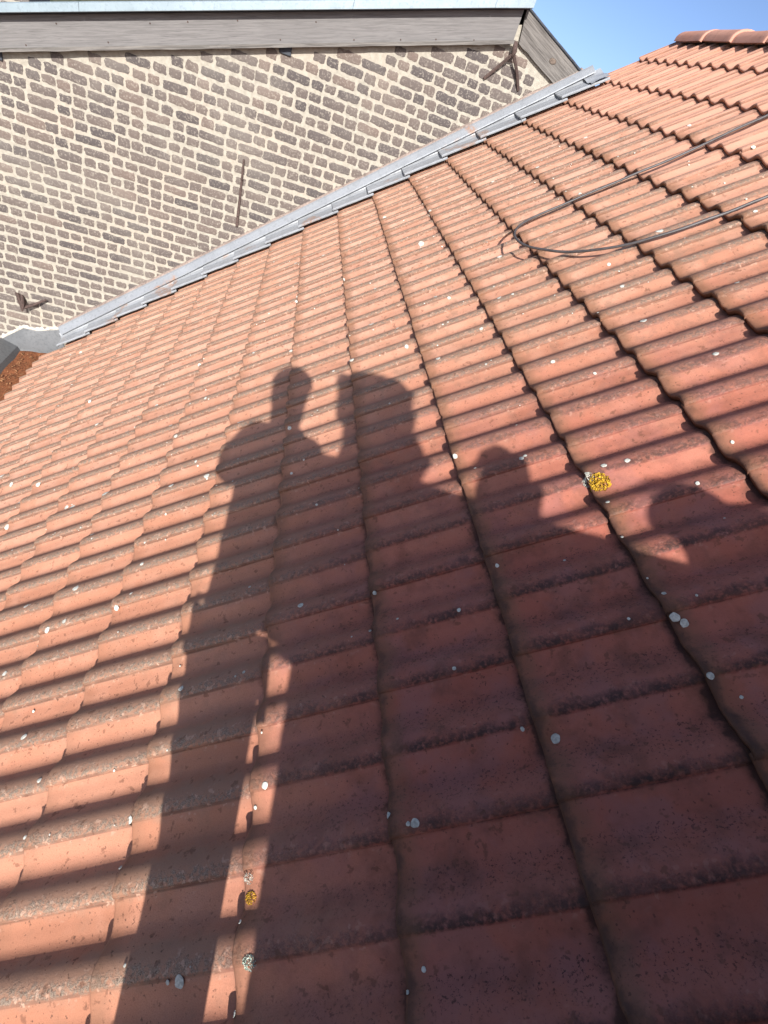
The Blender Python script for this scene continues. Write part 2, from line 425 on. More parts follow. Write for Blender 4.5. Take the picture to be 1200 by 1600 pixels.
box(bm, (-.08, -4.6, -.12), (.08, 3.80, -.03)); link('ridge_bedding', bm_mesh(bm, 'ridge_bedding'), M_DECK, house, (rtop.x, 0, rtop.z))

# ------------------------------------------------------------------ neighbour's brick gable house
YW = 3.90
SL = .327                     # slope of its gable
AP = (1.05, 1.655)            # apex of the boards
NB = Vector((-1.0, YW+4, 0))
brick_house = empty('brick_house', NB, 'old brick house with weathered gable boards behind the tiled roof', 'house')
def gable_bottom(h): return AP[1]-.185 - SL*abs(h-AP[0]) - .004
HL, HR = -6.2, 2*AP[0]+6.2
bm = bmesh.new()
P = [(HL, -H0), (HR, -H0), (HR, gable_bottom(HR)+.1), (AP[0], AP[1]-.08), (HL, gable_bottom(HL)+.1)]
lo = [bm.verts.new(W(h, YW, z)-NB) for h, z in P]; hi = [bm.verts.new(W(h, YW+9, z)-NB) for h, z in P]
bm.faces.new(lo); bm.faces.new(hi[::-1])
for k in range(5): bm.faces.new((lo[k], hi[k], hi[(k+1)%5], lo[(k+1)%5]))
link('wall', bm_mesh(bm, 'wall'), M_MORTAR, brick_house, NB)

def brick_mesh(seed, w_, h_):
    rn = random.Random(seed); n = 30; ph = rn.uniform(0, 50)
    out = []
    k = rn.uniform(6, 16)
    for i in range(n):
        t = 2*math.pi*i/n; c, s_ = math.cos(t), math.sin(t)
        q = (abs(c)**k + abs(s_)**k)**(-1/k)
        x, z = c*q*w_/2, s_*q*h_/2
        nz = .0055*noise.noise(Vector((x*38+ph, z*38, ph))) +   .004*noise.noise(Vector((x*110+ph, z*110, 3)))
        out.append((x + nz*1.4*c + rn.uniform(-.0015,.0015), z + nz*s_ + rn.uniform(-.0015,.0015)))
    vs = [(x*1.02, .006, z*1.03) for x, z in out] + [(x, -.0010, z) for x, z in out] + [(x*.97, -.0017-.0006*rn.random(), z*.92) for x, z in out] + [(0, -.0022, 0)]
    fs = []
    for r in (0, n):
        for i in range(n): fs.append((r+i, r+(i+1)%n, r+n+(i+1)%n, r+n+i))
    for i in range(n): fs.append((2*n+i, 2*n+(i+1)%n, 3*n))
    me = mesh('brick', vs, fs, True); me.materials.append(M_BRICK); return me
stret = [brick_mesh(100+s, .188, .060) for s in range(16)]; head = [brick_mesh(200+s, .088, .060) for s in range(16)]
rb = random.Random(3); bl = []
zc = -2.42; row = 0
while zc < 1.6:
    h = -3.5 + rb.uniform(0, .1) + (.11 if row % 2 else 0); seq = rb.randrange(3)
    while h < 2.0:
        isS = (seq % 3 == 0) if rb.random() > .15 else rb.random() < .4
        w_ = .186 if isS else .087
        seq += 1
        c = h + w_/2; dz = rb.uniform(-.004, .004) + .012*math.sin(c*1.3+row*.2)
        z = zc + dz
        roof_z = c*math.tan(TH) if c > -2.5 else -2.13
        if z + .032 < gable_bottom(c+w_/2*(1 if c > AP[0] else -1)) + .02 and z > roof_z + .03: bl.append((c, z, isS, w_))
        h += w_ + rb.uniform(.013, .021)
    zc += .0795; row += 1
def psize(b):
    d = W(b[0], YW, b[1]) - CAM; return b[3]/(-d.dot(BACK))
def inview(b):
    d = W(b[0], YW, b[1]) - CAM; z = -d.dot(BACK)
    x, y = 600+793*d.dot(RIGHT)/z, 800-793*d.dot(UP)/z
    return -25 < x < 1225 and -20 < y < 1620
bl.sort(key=lambda b: (not inview(b), -psize(b)))
vs, fs = [], []
for i, (c, z, isS, w_) in enumerate(bl):
    me = rb.choice(stret if isS else head); p_ = W(c, YW, z); sx = rb.uniform(.92, 1.06); sz = rb.uniform(.86, 1.06); rr = R(rb.uniform(-2, 2))
    if i < 300:
        o = link('brick', me, None, brick_house, p_, (0, rr, 0)); o.scale = (sx * rb.choice((1, -1)), 1, sz)
        if o.scale.x < 0: o.scale.x = -o.scale.x
    else:
        mw = Matrix.Translation(p_-NB) @ Matrix.Rotation(rr, 4, 'Y') @ Matrix.Diagonal((sx, 1, sz, 1)); k0 = len(vs)
        vs += [mw @ v.co for v in me.vertices]; fs += [[k0+q for q in pl.vertices] for pl in me.polygons]
if vs: tag(link('brick', mesh('brick_rest', vs, fs, True), M_BRICK, brick_house, NB), kind='stuff')

# gable boards: local x runs along the board
def board(name, p0, p1, width, thick, mat, yf, parent, split=0, warp=0, seed=0, cut0=0, cut1=0):
    L = math.hypot(p1[0]-p0[0], p1[1]-p0[1]); ang = math.atan2(p1[1]-p0[1], p1[0]-p0[0]); n = 60; rn = random.Random(seed)
    bm = bmesh.new(); rings = []
    for i in range(n+1):
        t = i/n; x = L*t
        e = .004*noise.noise(Vector((x*6, seed, 0))) + (.004*noise.noise(Vector((x*40, seed, 2))) if split else 0)
        yw = warp*math.sin(t*3.1)
        x0 = cut0*(1-t); x1 = -cut1*t
        rings.append([bm.verts.new((x + (x0+x1)*0, yf_, z_)) for yf_, z_ in ((yw, width), (yw-.0, e), (thick+yw, e), (thick+yw, width))])
    for i in range(n):
        for k in range(4): bm.faces.new((rings[i][k], rings[i][(k+1)%4], rings[i+1][(k+1)%4], rings[i+1][k]))
    bm.faces.new(rings[0]); bm.faces.new(rings[-1][::-1])
    for rg in (rings[0], rings[-1]):   # mitred end
        s_ = cut0 if rg is rings[0] else cut1
        for v in rg: v.co.x += s_*(v.co.z/width - .5)
    for v in bm.verts:
        if split and v.co.z < width*.3: v.co.y -= .002
    o = link(name, bm_mesh(bm, name), mat, parent, W(p0[0], yf, p0[1]), (0, -ang, 0))
    return o
YB = 3.845
fl = (-4.6, AP[1]-.19+SL*(-4.6-AP[0])-.004); fr = (AP[0]-.005, AP[1]-.19-.004)
board('gable_board', (fl[0], fl[1]), (fr[0], fr[1]), .188, .028, M_WOOD, YB, brick_house, 0, 0, 1, 0, .06)
board('gable_board', (fl[0]+1.7, fl[1]+1.7*SL-.004), (fr[0]-.01, fr[1]-.002), .022, .012, M_PLANK, YB-.011, brick_house, 1, .003, 4)
pl = board('gable_board', (AP[0]-.02, AP[1]-.170), (AP[0]+2.6, AP[1]-.170-SL*2.62), .172, .028, M_PLANK, YB+.024, brick_house, 1, .003, 8, -.09, 0)
tag(pl, label='silver plank with a knot and deep grain on the right slope')
bm = bmesh.new()              # knot in the plank
lathe(bm, [(.024, 0), (.021, .002), (.010, .003), (.007, .002), (.001, .0015)], (0, 0, 0), 18, 1.25, .8)
kx = AP[0]+.33; kz = AP[1]-.175-SL*.315+.085
link('knot', bm_mesh(bm, 'knot', True), M_KNOT, brick_house, W(kx, YB+.0235, kz), (R(90), 0, 0))
rn = random.Random(8)
for k in range(14):
    h = -3.0 + k*.29 + rn.uniform(-.05, .05); z = AP[1]-.194+SL*(h-AP[0]) + rn.choice((.035, .15)) + rn.uniform(-.01, .01)
    if h > AP[0]-.06: continue
    bm = bmesh.new(); lathe(bm, [(.0055, 0), (.005, .002), (.001, .003)], (0, 0, 0), 8)
    link('nail_head', bm_mesh(bm, 'nail_head'), M_IRON, brick_house, W(h, YB-.0005, z), (R(90), 0, 0))
# roof sheet and zinc verge trim
bm = bmesh.new()
for s_ in (-1, 1):
    yf = YB-.02 if s_ < 0 else YB+.026; th = .03 if s_ < 0 else .014; a = (AP[0], AP[1]+.006); b = (AP[0]+s_*6.6, AP[1]+.006-SL*6.6)
    hexa(bm, [W(a[0], yf, a[1])-NB, W(b[0], yf, b[1])-NB, W(b[0], YW+9.2, b[1])-NB, W(a[0], YW+9.2, a[1])-NB,
              W(a[0], yf, a[1]+th)-NB, W(b[0], yf, b[1]+th)-NB, W(b[0], YW+9.2, b[1]+th)-NB, W(a[0], YW+9.2, a[1]+th)-NB])
link('roof', bm_mesh(bm, 'roof'), M_FELT, brick_house, NB)
def verge(h0, h1):
    bm = bmesh.new(); P = [(3.775, .022), (3.772, .012), (3.765, .016), (3.765, .062), (3.775, .068), (3.90, .072), (3.90, .066)]
    ra = [bm.verts.new(W(h0, y, AP[1]+.0-SL*abs(h0-AP[0])+z)-NB) for y, z in P]; rb_ = [bm.verts.new(W(h1, y, AP[1]+.0-SL*abs(h1-AP[0])+z)-NB) for y, z in P]
    for k in range(len(P)-1): bm.faces.new((ra[k], rb_[k], rb_[k+1], ra[k+1]))
    bm.faces.new(ra); bm.faces.new(rb_[::-1])
    return bm_mesh(bm, 'verge_trim')
for h0, h1 in ((-4.6, -2.0), (-1.998, -.2), (-.198, .78), (.782, 1.055)):
    link('verge_trim', verge(h0, h1), M_ZINCE, brick_house, NB)
bm = bmesh.new()              # wavy felt edge on the right verge
n = 40; rg = []
for i in range(n+1):
    h = AP[0]+.01+i*.06; z = AP[1]+.010-SL*(h-AP[0]); e = .012*noise.noise(Vector((h*5, 0, 0)))+.008*noise.noise(Vector((h*17, 0, 3)))
    rg.append([bm.verts.new(W(h, y, z+dz)-NB) for y, dz in ((3.864, -.004+e*.6), (3.860, .012+e*.5), (3.91, .022), (3.91, .008))])
for i in range(n):
    for k in range(4): bm.faces.new((rg[i][k], rg[i][(k+1)%4], rg[i+1][(k+1)%4], rg[i+1][k]))
link('felt_edge', bm_mesh(bm, 'felt_edge', True), M_FELT, brick_house, NB)
for h in (-.62, -2.62):       # dark blocks added for the shaded purlin holes just under the board
    bm = bmesh.new(); z = gable_bottom(h); box(bm, (-.045, -.018, -.055), (.045, .04, .02)); bevel(bm, .006)
    link('purlin_hole', bm_mesh(bm, 'purlin_hole'), M_FELT, brick_house, W(h, YW, z+.008))
# chimney of the brick house, only its foot enters the frame
ch = empty('brick_chimney', W(-3.25, 5.0, -.1), 'brick chimney just above the zinc verge at the top left corner', 'chimney')
bm = bmesh.new(); box(bm, (-.28, -.25, -.2), (.55, .25, 1.1)); link('stack', bm_mesh(bm, 'stack'), M_MORTAR, ch, W(-3.25, 5.0, -.1))
for r_ in range(14):
    for k in range(4):
        p_ = W(-3.25-.16+k*.2 + (.05 if r_ % 2 else 0), 4.75, -.25+r_*.088)
        link('brick', stret[(r_*4+k) % 16], None, ch, p_, (0, 0, 0)).scale = (.85, 1, 1)
bm = bmesh.new(); box(bm, (-.33, -.30, 1.1), (.60, .30, 1.2)); bevel(bm, .01); link('cap', bm_mesh(bm, 'cap'), M_MORTAR, ch, W(-3.25, 5.0, -.1))

# ------------------------------------------------------------------ flashing between roof and brick wall
FB = RW(0, 3.85)
fla = empty('metal_flashing', FB, 'long zinc flashing with stepped soakers where the tiles meet the brick gable', 'flashing')
def strip(x0, x1, lift):
    P = [(3.864, .126), (3.860, .129), (3.848, .120), (3.816, .070), (3.815, .062), (3.822, .064)]
    bm = bmesh.new(); n = 14; rg = []
    for i in range(n+1):
        x = x0+(x1-x0)*i/n; e = .0022*noise.noise(Vector((x*3, 7, 0)))
        rg.append([bm.verts.new(RW(x, y-lift, q+e*(1 if k > 2 else .3)+lift+.012-.036*(x+2.99)/5.3*(1 if k < 3 else .45))-FB) for k, (y, q) in enumerate(P)])
    for i in range(n):
        for k in range(len(P)-1): bm.faces.new((rg[i][k], rg[i+1][k], rg[i+1][k+1], rg[i][k+1]))
    for end in (rg[0], rg[-1]): bm.faces.new(end)
    return bm_mesh(bm, 'cover_strip')
for x0, x1, l_ in ((-2.99, -1.35, 0), (-1.42, .52, .0025), (.45, 2.29, .004)):
    link('cover_strip', strip(x0, x1, l_), M_ZINC, fla, FB)
for j in range(-9, 7):
    rn = random.Random(j+40); bm = bmesh.new(); n = 8; rg = []
    xs = [-.014, -.010] + [.36*i/n for i in range(n+1)]
    for i, x in enumerate(xs):
        up_ = .025*(1-x/G); e = .0015*math.sin(x*60+j)
        yo = 3.672 + rn.uniform(-.004, .004)
        drop = .014 if i == 0 else (.003 if i == 1 else 0)
        P = [(yo+.003, .004), (yo, .012), (yo+.010, .020), (yo+.03, .0165+e), (3.77, .019), (3.818, .026), (3.842, .040), (3.848, .066)]
        rg.append([bm.verts.new(RW(j*G+x-.012, y, q+up_-drop*(.3 if k < 6 else 0))-FB) for k, (y, q) in enumerate(P)])
    for i in range(len(rg)-1):
        for k in range(len(rg[0])-1): bm.faces.new((rg[i][k], rg[i+1][k], rg[i+1][k+1], rg[i][k+1]))
    # turned-down end that makes the step
    low = [bm.verts.new(v.co + (RW(.004, 0, -.020)-RW(0, 0, 0))) for v in rg[0]]
    for k in range(len(low)-1): bm.faces.new((rg[0][k+1], rg[0][k], low[k], low[k+1]))
    link('soaker', bm_mesh(bm, 'soaker', False), M_SOAK, fla, FB)
bm = bmesh.new()              # dressed end at the top
pts = [RW(2.30+.02*i, 3.70+.03*(i % 2), .045+.01*math.sin(i*2.1)) for i in range(5)]
for a, b in ((3.66, 3.85),):
    rg = []
    for i in range(9):
        x = 2.20+.018*i
        rg.append([bm.verts.new(RW(x, a+(b-a)*k/8, .034+.005*math.sin(k*1.3+i*.5)+.03*(k/8)**3)-FB) for k in range(9)])
    for i in range(8):
        for k in range(8): bm.faces.new((rg[i][k], rg[i+1][k], rg[i+1][k+1], rg[i][k+1]))
link('dressed_end', bm_mesh(bm, 'dressed_end', True), M_SOAK, fla, FB)
bm = bmesh.new(); n = 60; rg = []   # rough mortar fillet above the strip
for i in range(n+1):
    x = -3.0+5.22*i/n; e = .010*noise.noise(Vector((x*9, 1, 0)))+.006*noise.noise(Vector((x*31, 1, 0)))
    tw = .012-.036*(x+2.99)/5.3
    rg.append([bm.verts.new(RW(x, y, q+tw)-FB) for y, q in ((3.860, .124), (3.862, .132), (3.893, .142+e), (3.91, .142+e))])
for i in range(n):
    for k in range(3): bm.faces.new((rg[i][k], rg[i+1][k], rg[i+1][k+1], rg[i][k+1]))
M_FILL = plain('dirty_mortar_fillet', (.27, .21, .18), .95, var=.4, scale=60, bumpd=.004)
link('mortar_fillet', bm_mesh(bm, 'mortar_fillet', True), M_FILL, fla, FB)

# ------------------------------------------------------------------ box gutter at the eaves
GB = W(-2.75, 2.0, -2.25)
gut = empty('box_gutter', GB, 'grey lined box gutter with rust brown litter along the tile eaves', 'gutter')
P = [(-2.50, -2.155), (-2.53, -2.225), (-2.735, -2.225), (-2.80, -2.12), (-2.93, -2.07), (-3.02, -2.085), (-3.02, -2.30), (-2.50, -2.30)]
bm = bmesh.new(); n = 30; rg = []
for i in range(n+1):
    y = -4.6 + (3.885+4.6)*i/n; e = .008*noise.noise(Vector((y*2.3, 0, 0)))
    rg.append([bm.verts.new(W(h+e, y, z+e*.6)-GB) for h, z in P])
for i in range(n):
    for k in range(len(P)): bm.faces.new((rg[i][k], rg[i][(k+1)%len(P)], rg[i+1][(k+1)%len(P)], rg[i+1][k]))
bm.faces.new(rg[0]); bm.faces.new(rg[-1][::-1])
link('lining', bm_mesh(bm, 'lining', False), M_LEAD, gut, GB)
bm = bmesh.new(); rg = []      # end lining turned up the wall
for i in range(13):
    h = -2.93+.56*i/12; e = .014*noise.noise(Vector((h*9, 4, 0)))
    top = -1.90 + .14*max(0, (h+2.6)/.4) - .16*max(0, (-2.72-h)/.2) + e
    rg.append([bm.verts.new(W(h, y, z)-GB) for y, z in ((3.80, -2.232), (3.865, -2.20), (3.880, -2.12), (3.884, top-.01), (3.8935, top))])
for i in range(12):
    for k in range(4): bm.faces.new((rg[i][k], rg[i+1][k], rg[i+1][k+1], rg[i][k+1]))
link('end_lining', bm_mesh(bm, 'end_lining', True), M_LEAD, gut, GB)
bm = bmesh.new(); rg = []      # white torn mortar above the end lining
for i in range(61):
    h = -2.93+.56*i/60; e = .034*noise.noise(Vector((h*31, 9, 0)))
    top = -1.895 + .14*max(0, (h+2.6)/.4) - .16*max(0, (-2.72-h)/.2)
    rg.append([bm.verts.new(W(h, y, z)-GB) for y, z in ((3.888, top-.012), (3.878, top+.004+e*.3), (3.889, top+.018+e), (3.91, top+.022+e))])
for i in range(60):
    for k in range(3): bm.faces.new((rg[i][k], rg[i+1][k], rg[i+1][k+1], rg[i][k+1]))
link('mortar_fillet', bm_mesh(bm, 'mortar_fillet', True), plain('white_lime', (.46, .43, .38), .95, var=.5, scale=70, bumpd=.005), gut, GB)
bm = bmesh.new(); rg = []; n = 90
for i in range(n+1):           # litter lying in the gutter
    y = -4.5+(3.868+4.5)*i/n
    rg.append([bm.verts.new(W(h, y, z + .012*noise.noise(Vector((h*14, y*14, 0)))+.008*noise.noise(Vector((h*40, y*40, 0))))-GB) for h, z in ((-2.49, -2.125), (-2.54, -2.125), (-2.60, -2.13), (-2.67, -2.137), (-2.73, -2.15), (-2.79, -2.17))])
for i in range(n):
    for k in range(5): bm.faces.new((rg[i][k], rg[i][k+1], rg[i+1][k+1], rg[i+1][k]))
tag(link('litter', bm_mesh(bm, 'litter', True), M_DEBRIS, gut, GB), kind='stuff')
bm = bmesh.new(); rn = random.Random(77)   # twigs and leaf bits
for i in range(260):
    y = rn.uniform(1.5, 3.84); h = rn.uniform(-2.73, -2.52); a = rn.uniform(0, 6.3); L = rn.uniform(.008, .035); wd = rn.uniform(.001, .006)
    c = W(h, y, -2.118-.15*max(0, -2.6-h)+rn.uniform(0, .006))-GB; d = Vector((math.cos(a), math.sin(a), rn.uniform(-.3,.3)))*L; s_ = Vector((-math.sin(a), math.cos(a), rn.uniform(-.5,.5)))*wd
    v = [bm.verts.new(c+q) for q in (-d, -s_, d, s_)]; bm.faces.new(v)
tag(link('leaf_scraps', bm_mesh(bm, 'leaf_scraps'), plain('dry_leaf', (.30, .15, .07), .9, var=.5), gut, GB), kind='stuff')

# ------------------------------------------------------------------ ironwork on the gable
o = empty('wall_tie_bar', W(-.829, 3.885, -.14), 'narrow rusty iron bar fixed upright on the brick gable', 'iron bar')
bm = bmesh.new(); box(bm, (-.010, -.011, -.265), (.009, .007, .262)); bevel(bm, .003)
for v in bm.verts: v.co += Vector((.002*noise.noise(v.co*14), 0, 0)); v.co.x *= 1-.25*v.co.z/.26
link('bar', bm_mesh(bm, 'bar'), M_IRON, o, W(-.829, 3.885, -.14))
for dz in (.12, -.17):
    bm = bmesh.new(); lathe(bm, [(.012, 0), (.012, .010), (.006, .014), (.001, .015)], (0,0,0), 8); link('bolt', bm_mesh(bm, 'bolt'), M_IRON, o, W(-.829, 3.878, -.14+dz), (R(90), 0, 0))
o = empty('iron_bracket', W(1.04, 3.87, 1.46), 'forked rusty iron bracket under the gable peak', 'bracket')
bm = bmesh.new(); tube(bm, [W(1.035, 3.84, 1.475)-wloc(o), W(1.05, 3.835, 1.42)-wloc(o), W(1.045, 3.838, 1.385)-wloc(o)], [.016, .021, .013], 8)
link('hub', bm_mesh(bm, 'hub', True), M_IRON, o, wloc(o))
for a, b, r in (((1.052, 3.838, 1.405), (1.207, 3.893, 1.222), .0125), ((1.040, 3.838, 1.395), (.905, 3.893, 1.205), .0125)):
    bm = bmesh.new(); a, b = W(*a)-wloc(o), W(*b)-wloc(o); m_ = (a+b)/2+Vector((.004, -.006, .004)); tube(bm, [a, m_, b], r, 6)
    link('leg', bm_mesh(bm, 'leg'), M_IRON, o, wloc(o))
o = empty('iron_hook', W(-2.62, 3.88, -1.60), 'crumpled rusty iron stub sticking out of the bricks above the gutter corner', 'iron hook')
for pts, r in (([(-2.73, 3.89, -1.565), (-2.70, 3.85, -1.60), (-2.68, 3.83, -1.66)], [.03, .026, .02]), ([(-2.69, 3.89, -1.575), (-2.66, 3.82, -1.62), (-2.67, 3.80, -1.68)], [.022, .026, .018]), ([(-2.66, 3.82, -1.655), (-2.56, 3.84, -1.60), (-2.47, 3.86, -1.535)], [.02, .022, .016])):
    bm = bmesh.new(); tube(bm, [W(*q)-wloc(o) for q in pts], [k*.72 for k in r], 7)
    for v in bm.verts: v.co += Vector(noise.noise_vector(v.co*30+Vector((r[0]*99, 0, 0))))*.014
    link('bent_strap', bm_mesh(bm, 'bent_strap'), M_IRON, o, wloc(o))

# ------------------------------------------------------------------ cable lying in a loop on the tiles
CAB = [(3.2,1.60),(2.75,1.585),(2.274,1.558),(2.083,1.552),(1.894,1.540),(1.716,1.545),(1.512,1.569),(1.317,1.572),(1.184,1.568),(1.079,1.546),(1.003,1.495),(.955,1.41),(.943,1.31),(.960,1.225),(1.01,1.13),(1.086,1.02),(1.193,.924),(1.313,.850),(1.451,.812),(1.588,.793),(1.704,.785),(1.82,.780),(2.3,.80),(2.8,.86)]
def catmull(P, n=6):
    out = []
    for i in range(len(P)-1):
        p0, p1, p2, p3 = P[max(i-1,0)], P[i], P[i+1], P[min(i+2,len(P)-1)]
        for k in range(n):
            t = k/n
            out.append(tuple(.5*((2*b)+(c-a)*t+(2*a-5*b+4*c-d)*t*t+(3*b-a-3*c+d)*t**3) for a, b, c, d in zip(p0, p1, p2, p3)))
    return out + [P[-1]]
def surf_n(x, y):             # roof-normal height of the tile surface
    j = math.floor(x/G); ly = (y-Y0T) % .3
    return Z0 + tile_z(x-j*G, ly)
bm = bmesh.new(); path = []
for x, y in catmull(CAB):
    lift = .030 + .004*noise.noise(Vector((x*7, y*7, 1))) + .030*math.exp(-((x-.97)**2+(y-1.36)**2)/.06)
    path.append(RW(x, y, lift))
CB = RW(1.0, 1.3, .02)
tube(bm, [q-CB for q in path], [.0056+.0005*noise.noise(q*9) for q in path], 10)
cabo = link('black_cable', bm_mesh(bm, 'black_cable', True), M_CABLE, None, CB)
tag(cabo, 'thin black cable lying in a loop across the tiles', 'cable')

# ------------------------------------------------------------------ lichens
SPOTS = [(0.484,1.234,14.0),(0.736,0.929,12.7),(0.795,0.918,9.6),(0.609,0.756,11.9),(0.278,0.888,12.5),(0.394,0.628,14.1),(0.771,0.302,10.0),(1.148,0.617,11.9),(1.101,0.332,15.9),(1.177,0.023,12.0),(0.863,0.154,7.2),(0.531,-0.127,10.2),(0.544,-0.119,8.2),(0.721,-0.280,9.7),(0.782,-0.286,9.8),(0.891,-0.433,7.5),(1.199,0.872,9.8),(1.458,0.498,9.0),(1.415,0.342,11.3),(0.340,-0.011,10.7),(0.667,-0.293,11.5),(0.679,-0.410,7.3),(0.389,-0.099,6.2),(1.030,-0.332,6.1),(0.134,1.238,21.2),(-0.003,2.067,18.1),(-0.340,2.097,18.5),(-0.345,1.367,15.1),(-0.315,2.638,21.0),(-0.378,2.877,16.7),(0.014,0.922,15.9),(-0.090,0.923,9.6),(-0.589,1.519,12.1),(-0.845,1.995,14.0),(-1.406,2.944,18.0),(-1.035,1.781,13.6),(-2.386,2.520,24.6),(-1.374,1.734,14.0),(-1.343,1.546,17.8),(-1.268,1.449,12.9),(-1.172,1.251,20.2),(-1.066,1.091,15.3),(-1.730,1.528,18.8),(-1.404,1.244,16.7),(-1.268,0.978,19.2),(-2.440,1.736,21.7),(-0.976,0.910,14.3),(-0.591,0.801,19.5),(-0.718,0.468,18.0),(-0.899,0.485,15.6),(-0.981,0.650,13.3),(-1.317,0.640,24.9),(-1.568,0.689,19.0),(-1.607,0.703,15.4),(-1.945,1.041,17.7),(-2.417,1.389,25.6),(-2.229,1.195,19.1),(-2.086,0.986,18.0),(-0.311,0.578,11.6),(-0.291,0.261,7.7),(-1.948,1.942,15.8),(-1.148,0.815,10.8),(-0.801,0.612,9.5),(-2.743,3.332,21.6),(-2.604,3.265,21.2),(-0.664,1.566,12.4),(-1.636,2.938,12.2),(-0.862,1.212,11.5),(-2.018,0.748,21.2),(-1.287,0.356,13.2),(-0.914,0.025,10.9),(-1.232,0.027,18.0),(-1.494,0.039,16.2),(-0.971,-0.158,13.2),(-0.919,-0.114,7.9),(-1.216,-0.133,11.5),(-1.287,-0.149,14.6),(-1.338,-0.089,12.0),(-1.425,-0.282,11.9),(-0.593,-0.575,10.4),(-1.174,-0.571,12.9),(-0.218,-0.415,11.7),(0.016,-0.457,7.3),(-1.689,0.365,14.6),(0.359,-0.483,6.9),(0.523,-0.522,5.1),(0.681,-0.706,6.5),(0.676,-0.763,12.6),(0.689,-0.777,11.0),(0.234,-0.586,6.7),(0.593,-0.734,4.7),(0.192,-0.738,6.3),(0.675,-0.900,9.0),(0.709,-0.942,4.5),(0.362,-0.937,11.6),(0.671,-0.513,5.2),(0.890,-0.553,3.6),(0.673,-0.645,3.3),(-0.291,-0.895,10.2),(-1.046,-0.722,9.6),(-0.664,-0.897,11.9),(-0.994,-0.876,6.9),(-0.322,-0.931,5.1),(-0.295,-1.197,13.0),(-0.460,-1.208,13.9),(-0.485,-1.206,5.3),(-0.332,-1.134,5.0),(-0.334,-1.264,6.6),(-0.000,-1.011,9.0),(-0.005,-1.002,6.0),(0.056,-1.035,11.8),(0.042,-1.034,5.9),(0.033,-1.245,5.7),(0.002,-1.270,4.3),(1.182,2.908,16.8),(0.741,2.191,18.7),(0.533,2.088,22.6),(0.434,2.330,19.2),(0.874,3.069,17.2),(1.120,1.389,19.0),(1.403,1.758,12.9),(1.378,2.421,15.2),(1.864,2.892,11.6),(1.718,2.626,16.3),(1.737,2.566,16.1),(2.073,1.960,14.6),(1.432,0.925,20.5),(2.045,1.344,12.6),(1.713,0.756,10.2),(1.068,1.714,16.6),(1.120,2.569,15.5),(0.606,2.912,11.1),(0.502,2.928,11.1),(0.372,2.966,16.8),(0.471,2.629,10.3),(0.540,1.840,8.5),(0.110,2.325,14.5),(0.149,2.583,10.3),(0.003,2.902,16.6),(-0.138,2.725,16.0),(0.192,1.679,12.1),(0.392,1.549,7.8),(0.400,1.725,8.2),(0.543,1.187,10.4),(0.259,1.088,10.0),(0.491,0.916,6.3),(0.466,0.912,6.3),(0.853,1.376,18.6),(0.674,2.558,15.3),(0.117,1.837,8.5),(0.695,0.981,9.7),(0.829,1.525,7.8)]
def blob(vs, fs, x, y, r, rn, ring=False, hgt=.0012, n=18):
    o = len(vs); ph = rn.uniform(0, 50); asp = rn.uniform(.92, 1.09); an = rn.uniform(0, 3.14)
    for q, hh in ((1.0, .0006), (.82, hgt), (.45, hgt*(.6 if ring else 1.2))):
        for k in range(n):
            t = 2*math.pi*k/n; rr = r*q*(1 + .18*noise.noise(Vector((math.cos(t)*1.3+ph, math.sin(t)*1.3, q))) +   .08*noise.noise(Vector((math.cos(t)*4+ph, math.sin(t)*4, q))))
            a, b = math.cos(t)*rr*asp, math.sin(t)*rr/asp
            xx, yy = x + a*math.cos(an)-b*math.sin(an), y + a*math.sin(an)+b*math.cos(an)
            vs.append(RW(xx, yy, surf_n(xx, yy) + hh + .0006))
    vs.append(RW(x, y, surf_n(x, y) + hgt*.7 + .0006)); 
    for q in (0, 1):
        for k in range(n): fs.append((o+q*n+k, o+q*n+(k+1)%n, o+(q+1)*n+(k+1)%n, o+(q+1)*n+k))
    for k in range(n): fs.append((o+2*n+k, o+2*n+(k+1)%n, o+3*n))
vs, fs = [], []; rn = random.Random(21)
GREEN = [(-.295, -1.197)]
for x, y, r in SPOTS:
    if (x, y) in GREEN: continue
    r *= .00074
    blob(vs, fs, x, y, r, rn, r > .009 and rn.random() < .4)
    if r > .011 and rn.random() < .5: blob(vs, fs, x+rn.uniform(-1.6, 1.6)*r, y+rn.uniform(-1.6, 1.6)*r, r*rn.uniform(.25, .5), rn, n=7)
for i in range(420):
    x, y = rn.uniform(-3.2, 2.0), rn.uniform(-1.3, 3.6)
    if x > 0 and y < .3 and rn.random() < .75: continue
    y = Y0T + round((y-Y0T)/.15)*.15 + rn.gauss(.012, .022)
    blob(vs, fs, x, y, rn.uniform(.0018, .0050), rn, n=7)
tag(link('lichen', mesh('lichen', vs, fs, True), M_LICHEN), 'scattered white lichen spots on the tiles', 'lichen', kind='stuff')
